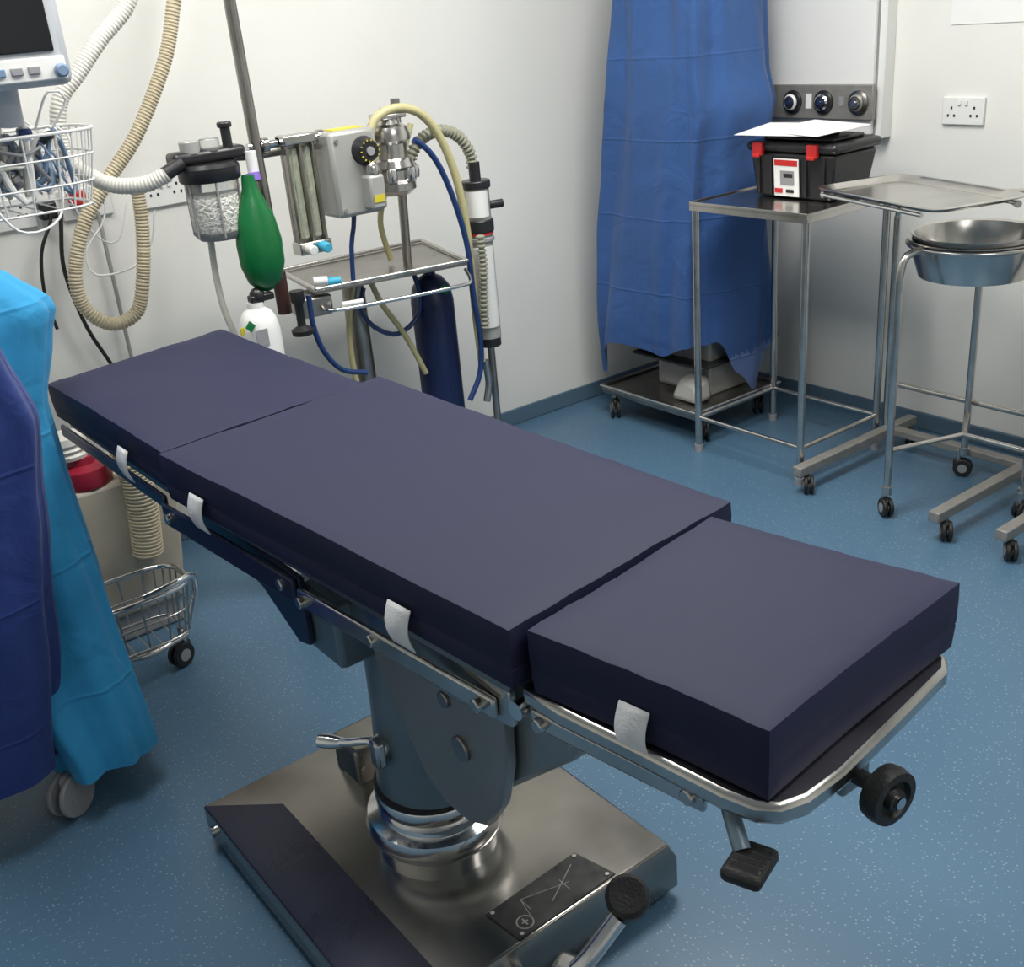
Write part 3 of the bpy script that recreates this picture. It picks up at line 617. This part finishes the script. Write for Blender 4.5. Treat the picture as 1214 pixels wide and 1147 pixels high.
# ---------------------------------------------------------------- bowl stand
group('bowl_stand')
B=(2.94,1.72)
def bowl(nm,r,zr,zb,rb,m):
    lathe(nm,(B[0],B[1],0),[(0,zb),(rb,zb),(rb+.02,zb+.006),(r-.02,zr-.05),(r-.006,zr-.015),(r-.002,zr-.004),(r+.008,zr),(r+.008,zr-.004),(r,zr-.007),(r-.006,zr-.05),(rb+.025,zb),(rb,zb-.004),(0,zb-.004)],m,n=56)
bowl('bowl_inner',.170,.852,.735,.115,'steel')
bowl('bowl_outer',.176,.836,.725,.125,'steel')
tube('ring',[(B[0]+.184*math.cos(t),B[1]+.184*math.sin(t),.822) for t in [k*math.pi/16 for k in range(32)]],.007,'steel',closed=True)
LG=((2.70,1.80,2.8),(3.12,1.80,.4),(2.95,1.50,-1.55))
for i,(x,y,a) in enumerate(LG):
    dx,dy=x-B[0],y-B[1];L=math.hypot(dx,dy);ux,uy=dx/L,dy/L
    tube('leg_%d'%i,[(B[0]+.184*ux,B[1]+.184*uy,.822),(B[0]+(L-.02)*ux,B[1]+(L-.02)*uy,.812),(x,y,.76),(x,y,.60),(x,y,.35),(x,y,.08)],.0115,'steel')
    caster(x,y,.030,1.0+i,'caster_%d'%i,zt=.09)
    cyl('leg_collar_%d'%i,(x,y,.075),(x,y,.10),.016,'steel')
for x,y,_ in LG:
    cyl('brace_%g'%x,(x,y,.22),(2.95,1.71,.22),.008,'steel')
group('equipment_stand')
rng('base_beam',2.66,3.2,1.385,1.42,.065,.097,'panelsteel',.003)
caster(2.69,1.385,.03,.7,'caster_1',zt=.07);caster(3.17,1.385,.03,.7,'caster_2',zt=.07)
rng('base_beam_2',2.66,3.2,1.0,1.03,.065,.095,'panelsteel',.003)
caster(2.69,1.0,.03,.7,'caster_3',zt=.07);caster(3.17,1.0,.03,.7,'caster_4',zt=.07)
rng('base_cross',3.10,3.14,1.03,1.385,.068,.092,'panelsteel',.003)
cyl('upright',(3.12,1.2,.09),(3.12,1.2,.9),.014,'steel')
rng('shelf',2.95,3.2,1.0,1.3,.9,.915,'steel',.003)
# ---------------------------------------------------------------- wall service panel
group('wall_service_cabinet')
rng('cabinet_body',3.345,3.40,2.335,3.0,1.03,2.05,'white',.004)
rng('cabinet_door',3.325,3.343,2.365,2.985,1.045,2.04,'white',.004)
rng('cabinet_door_gap',3.342,3.347,2.36,2.99,1.035,2.045,'greypl',0)
rng('steel_panel',3.308,3.327,2.35,2.88,1.095,1.21,'panelsteel',.003)
for i,(y,c1) in enumerate(((2.685,'white'),(2.55,'chrome'),(2.405,'panelsteel'))):
    lathe('outlet_ring_%d'%i,(3.309,y,1.152),[(.040,0),(.040,.008),(.03,.014),(.022,.014)],'blackpl' if i<2 else 'steeld',axis=(-1,0,0))
    lathe('outlet_bezel_%d'%i,(3.300,y,1.152),[(.026,0),(.028,.01),(.022,.016)],c1,axis=(-1,0,0))
    lathe('outlet_core_%d'%i,(3.302,y,1.152),[(.022,0),(.022,.014),(.016,.022),(0,.022)],['bluemetal_refl','bluemetal_refl','steeld'][i],axis=(-1,0,0))
    cyl('outlet_pin_%d'%i,(3.286,y,1.152),(3.276,y,1.152),.008,'chrome')
box('panel_label',(3.307,2.615,1.155),(.002,.025,.05),'paper',bev=0)
box('panel_label_2',(3.307,2.475,1.155),(.002,.02,.03),'greypl',bev=0)
group('paper_notice')
box('notice',(3.398,1.97,1.50),(.002,.33,.24),'paper',bev=0)
# ---------------------------------------------------------------- ceiling lights
def panel(nm,x,y,sx,sy,p):
    group(nm)
    rng('frame',x-sx/2-.03,x+sx/2+.03,y-sy/2-.03,y+sy/2+.03,Z1-.03,Z1,'white',.004)
    d=bpy.data.materials.get('light_diffuser')
    if not d:d=mat('light_diffuser',(1,.98,.95),.5,emit=3.5)
    rng('diffuser',x-sx/2,x+sx/2,y-sy/2,y+sy/2,Z1-.036,Z1-.03,d,0)
    L=bpy.data.lights.new(nm+'_lamp','AREA');L.shape='RECTANGLE';L.size=sx;L.size_y=sy;L.energy=p;L.color=(1,.985,.945)
    o=bpy.data.objects.new('lamp',L);o.location=(x,y,Z1-.045);COL.objects.link(o);o.parent=CUR[0]
panel('ceiling_light',1.9,1.9,1.2,.6,43)
panel('ceiling_light.001',.5,2.2,.6,1.2,22)
panel('ceiling_light.002',1.4,-.3,1.2,.6,19)
w=bpy.data.worlds.new('world');scene.world=w;w.use_nodes=True;w.node_tree.nodes['Background'].inputs[0].default_value=(.8,.85,.9,1);w.node_tree.nodes['Background'].inputs[1].default_value=.3
# ---------------------------------------------------------------- camera
f=1290.;p=math.radians(23.6);r=math.radians(5.2);az=math.radians(54.5)
Fw=Vector((math.cos(az),math.sin(az),0));Rt=Vector((math.sin(az),-math.cos(az),0));Z=Vector((0,0,1))
fwd=Fw*math.cos(p)-Z*math.sin(p);dn=-Fw*math.sin(p)-Z*math.cos(p)
ri=Rt*math.cos(r)+dn*math.sin(r);di=-Rt*math.sin(r)+dn*math.cos(r)
cd=bpy.data.cameras.new('camera');cam=bpy.data.objects.new('camera',cd);COL.objects.link(cam)
m3=Matrix((ri,-di,-fwd)).transposed()
cam.matrix_world=Matrix.Translation((0,0,H))@m3.to_4x4()
cd.sensor_fit='HORIZONTAL';cd.sensor_width=36;cd.lens=f/1214*36;cd.clip_start=.02
scene.camera=cam
scene.view_settings.view_transform='Standard'
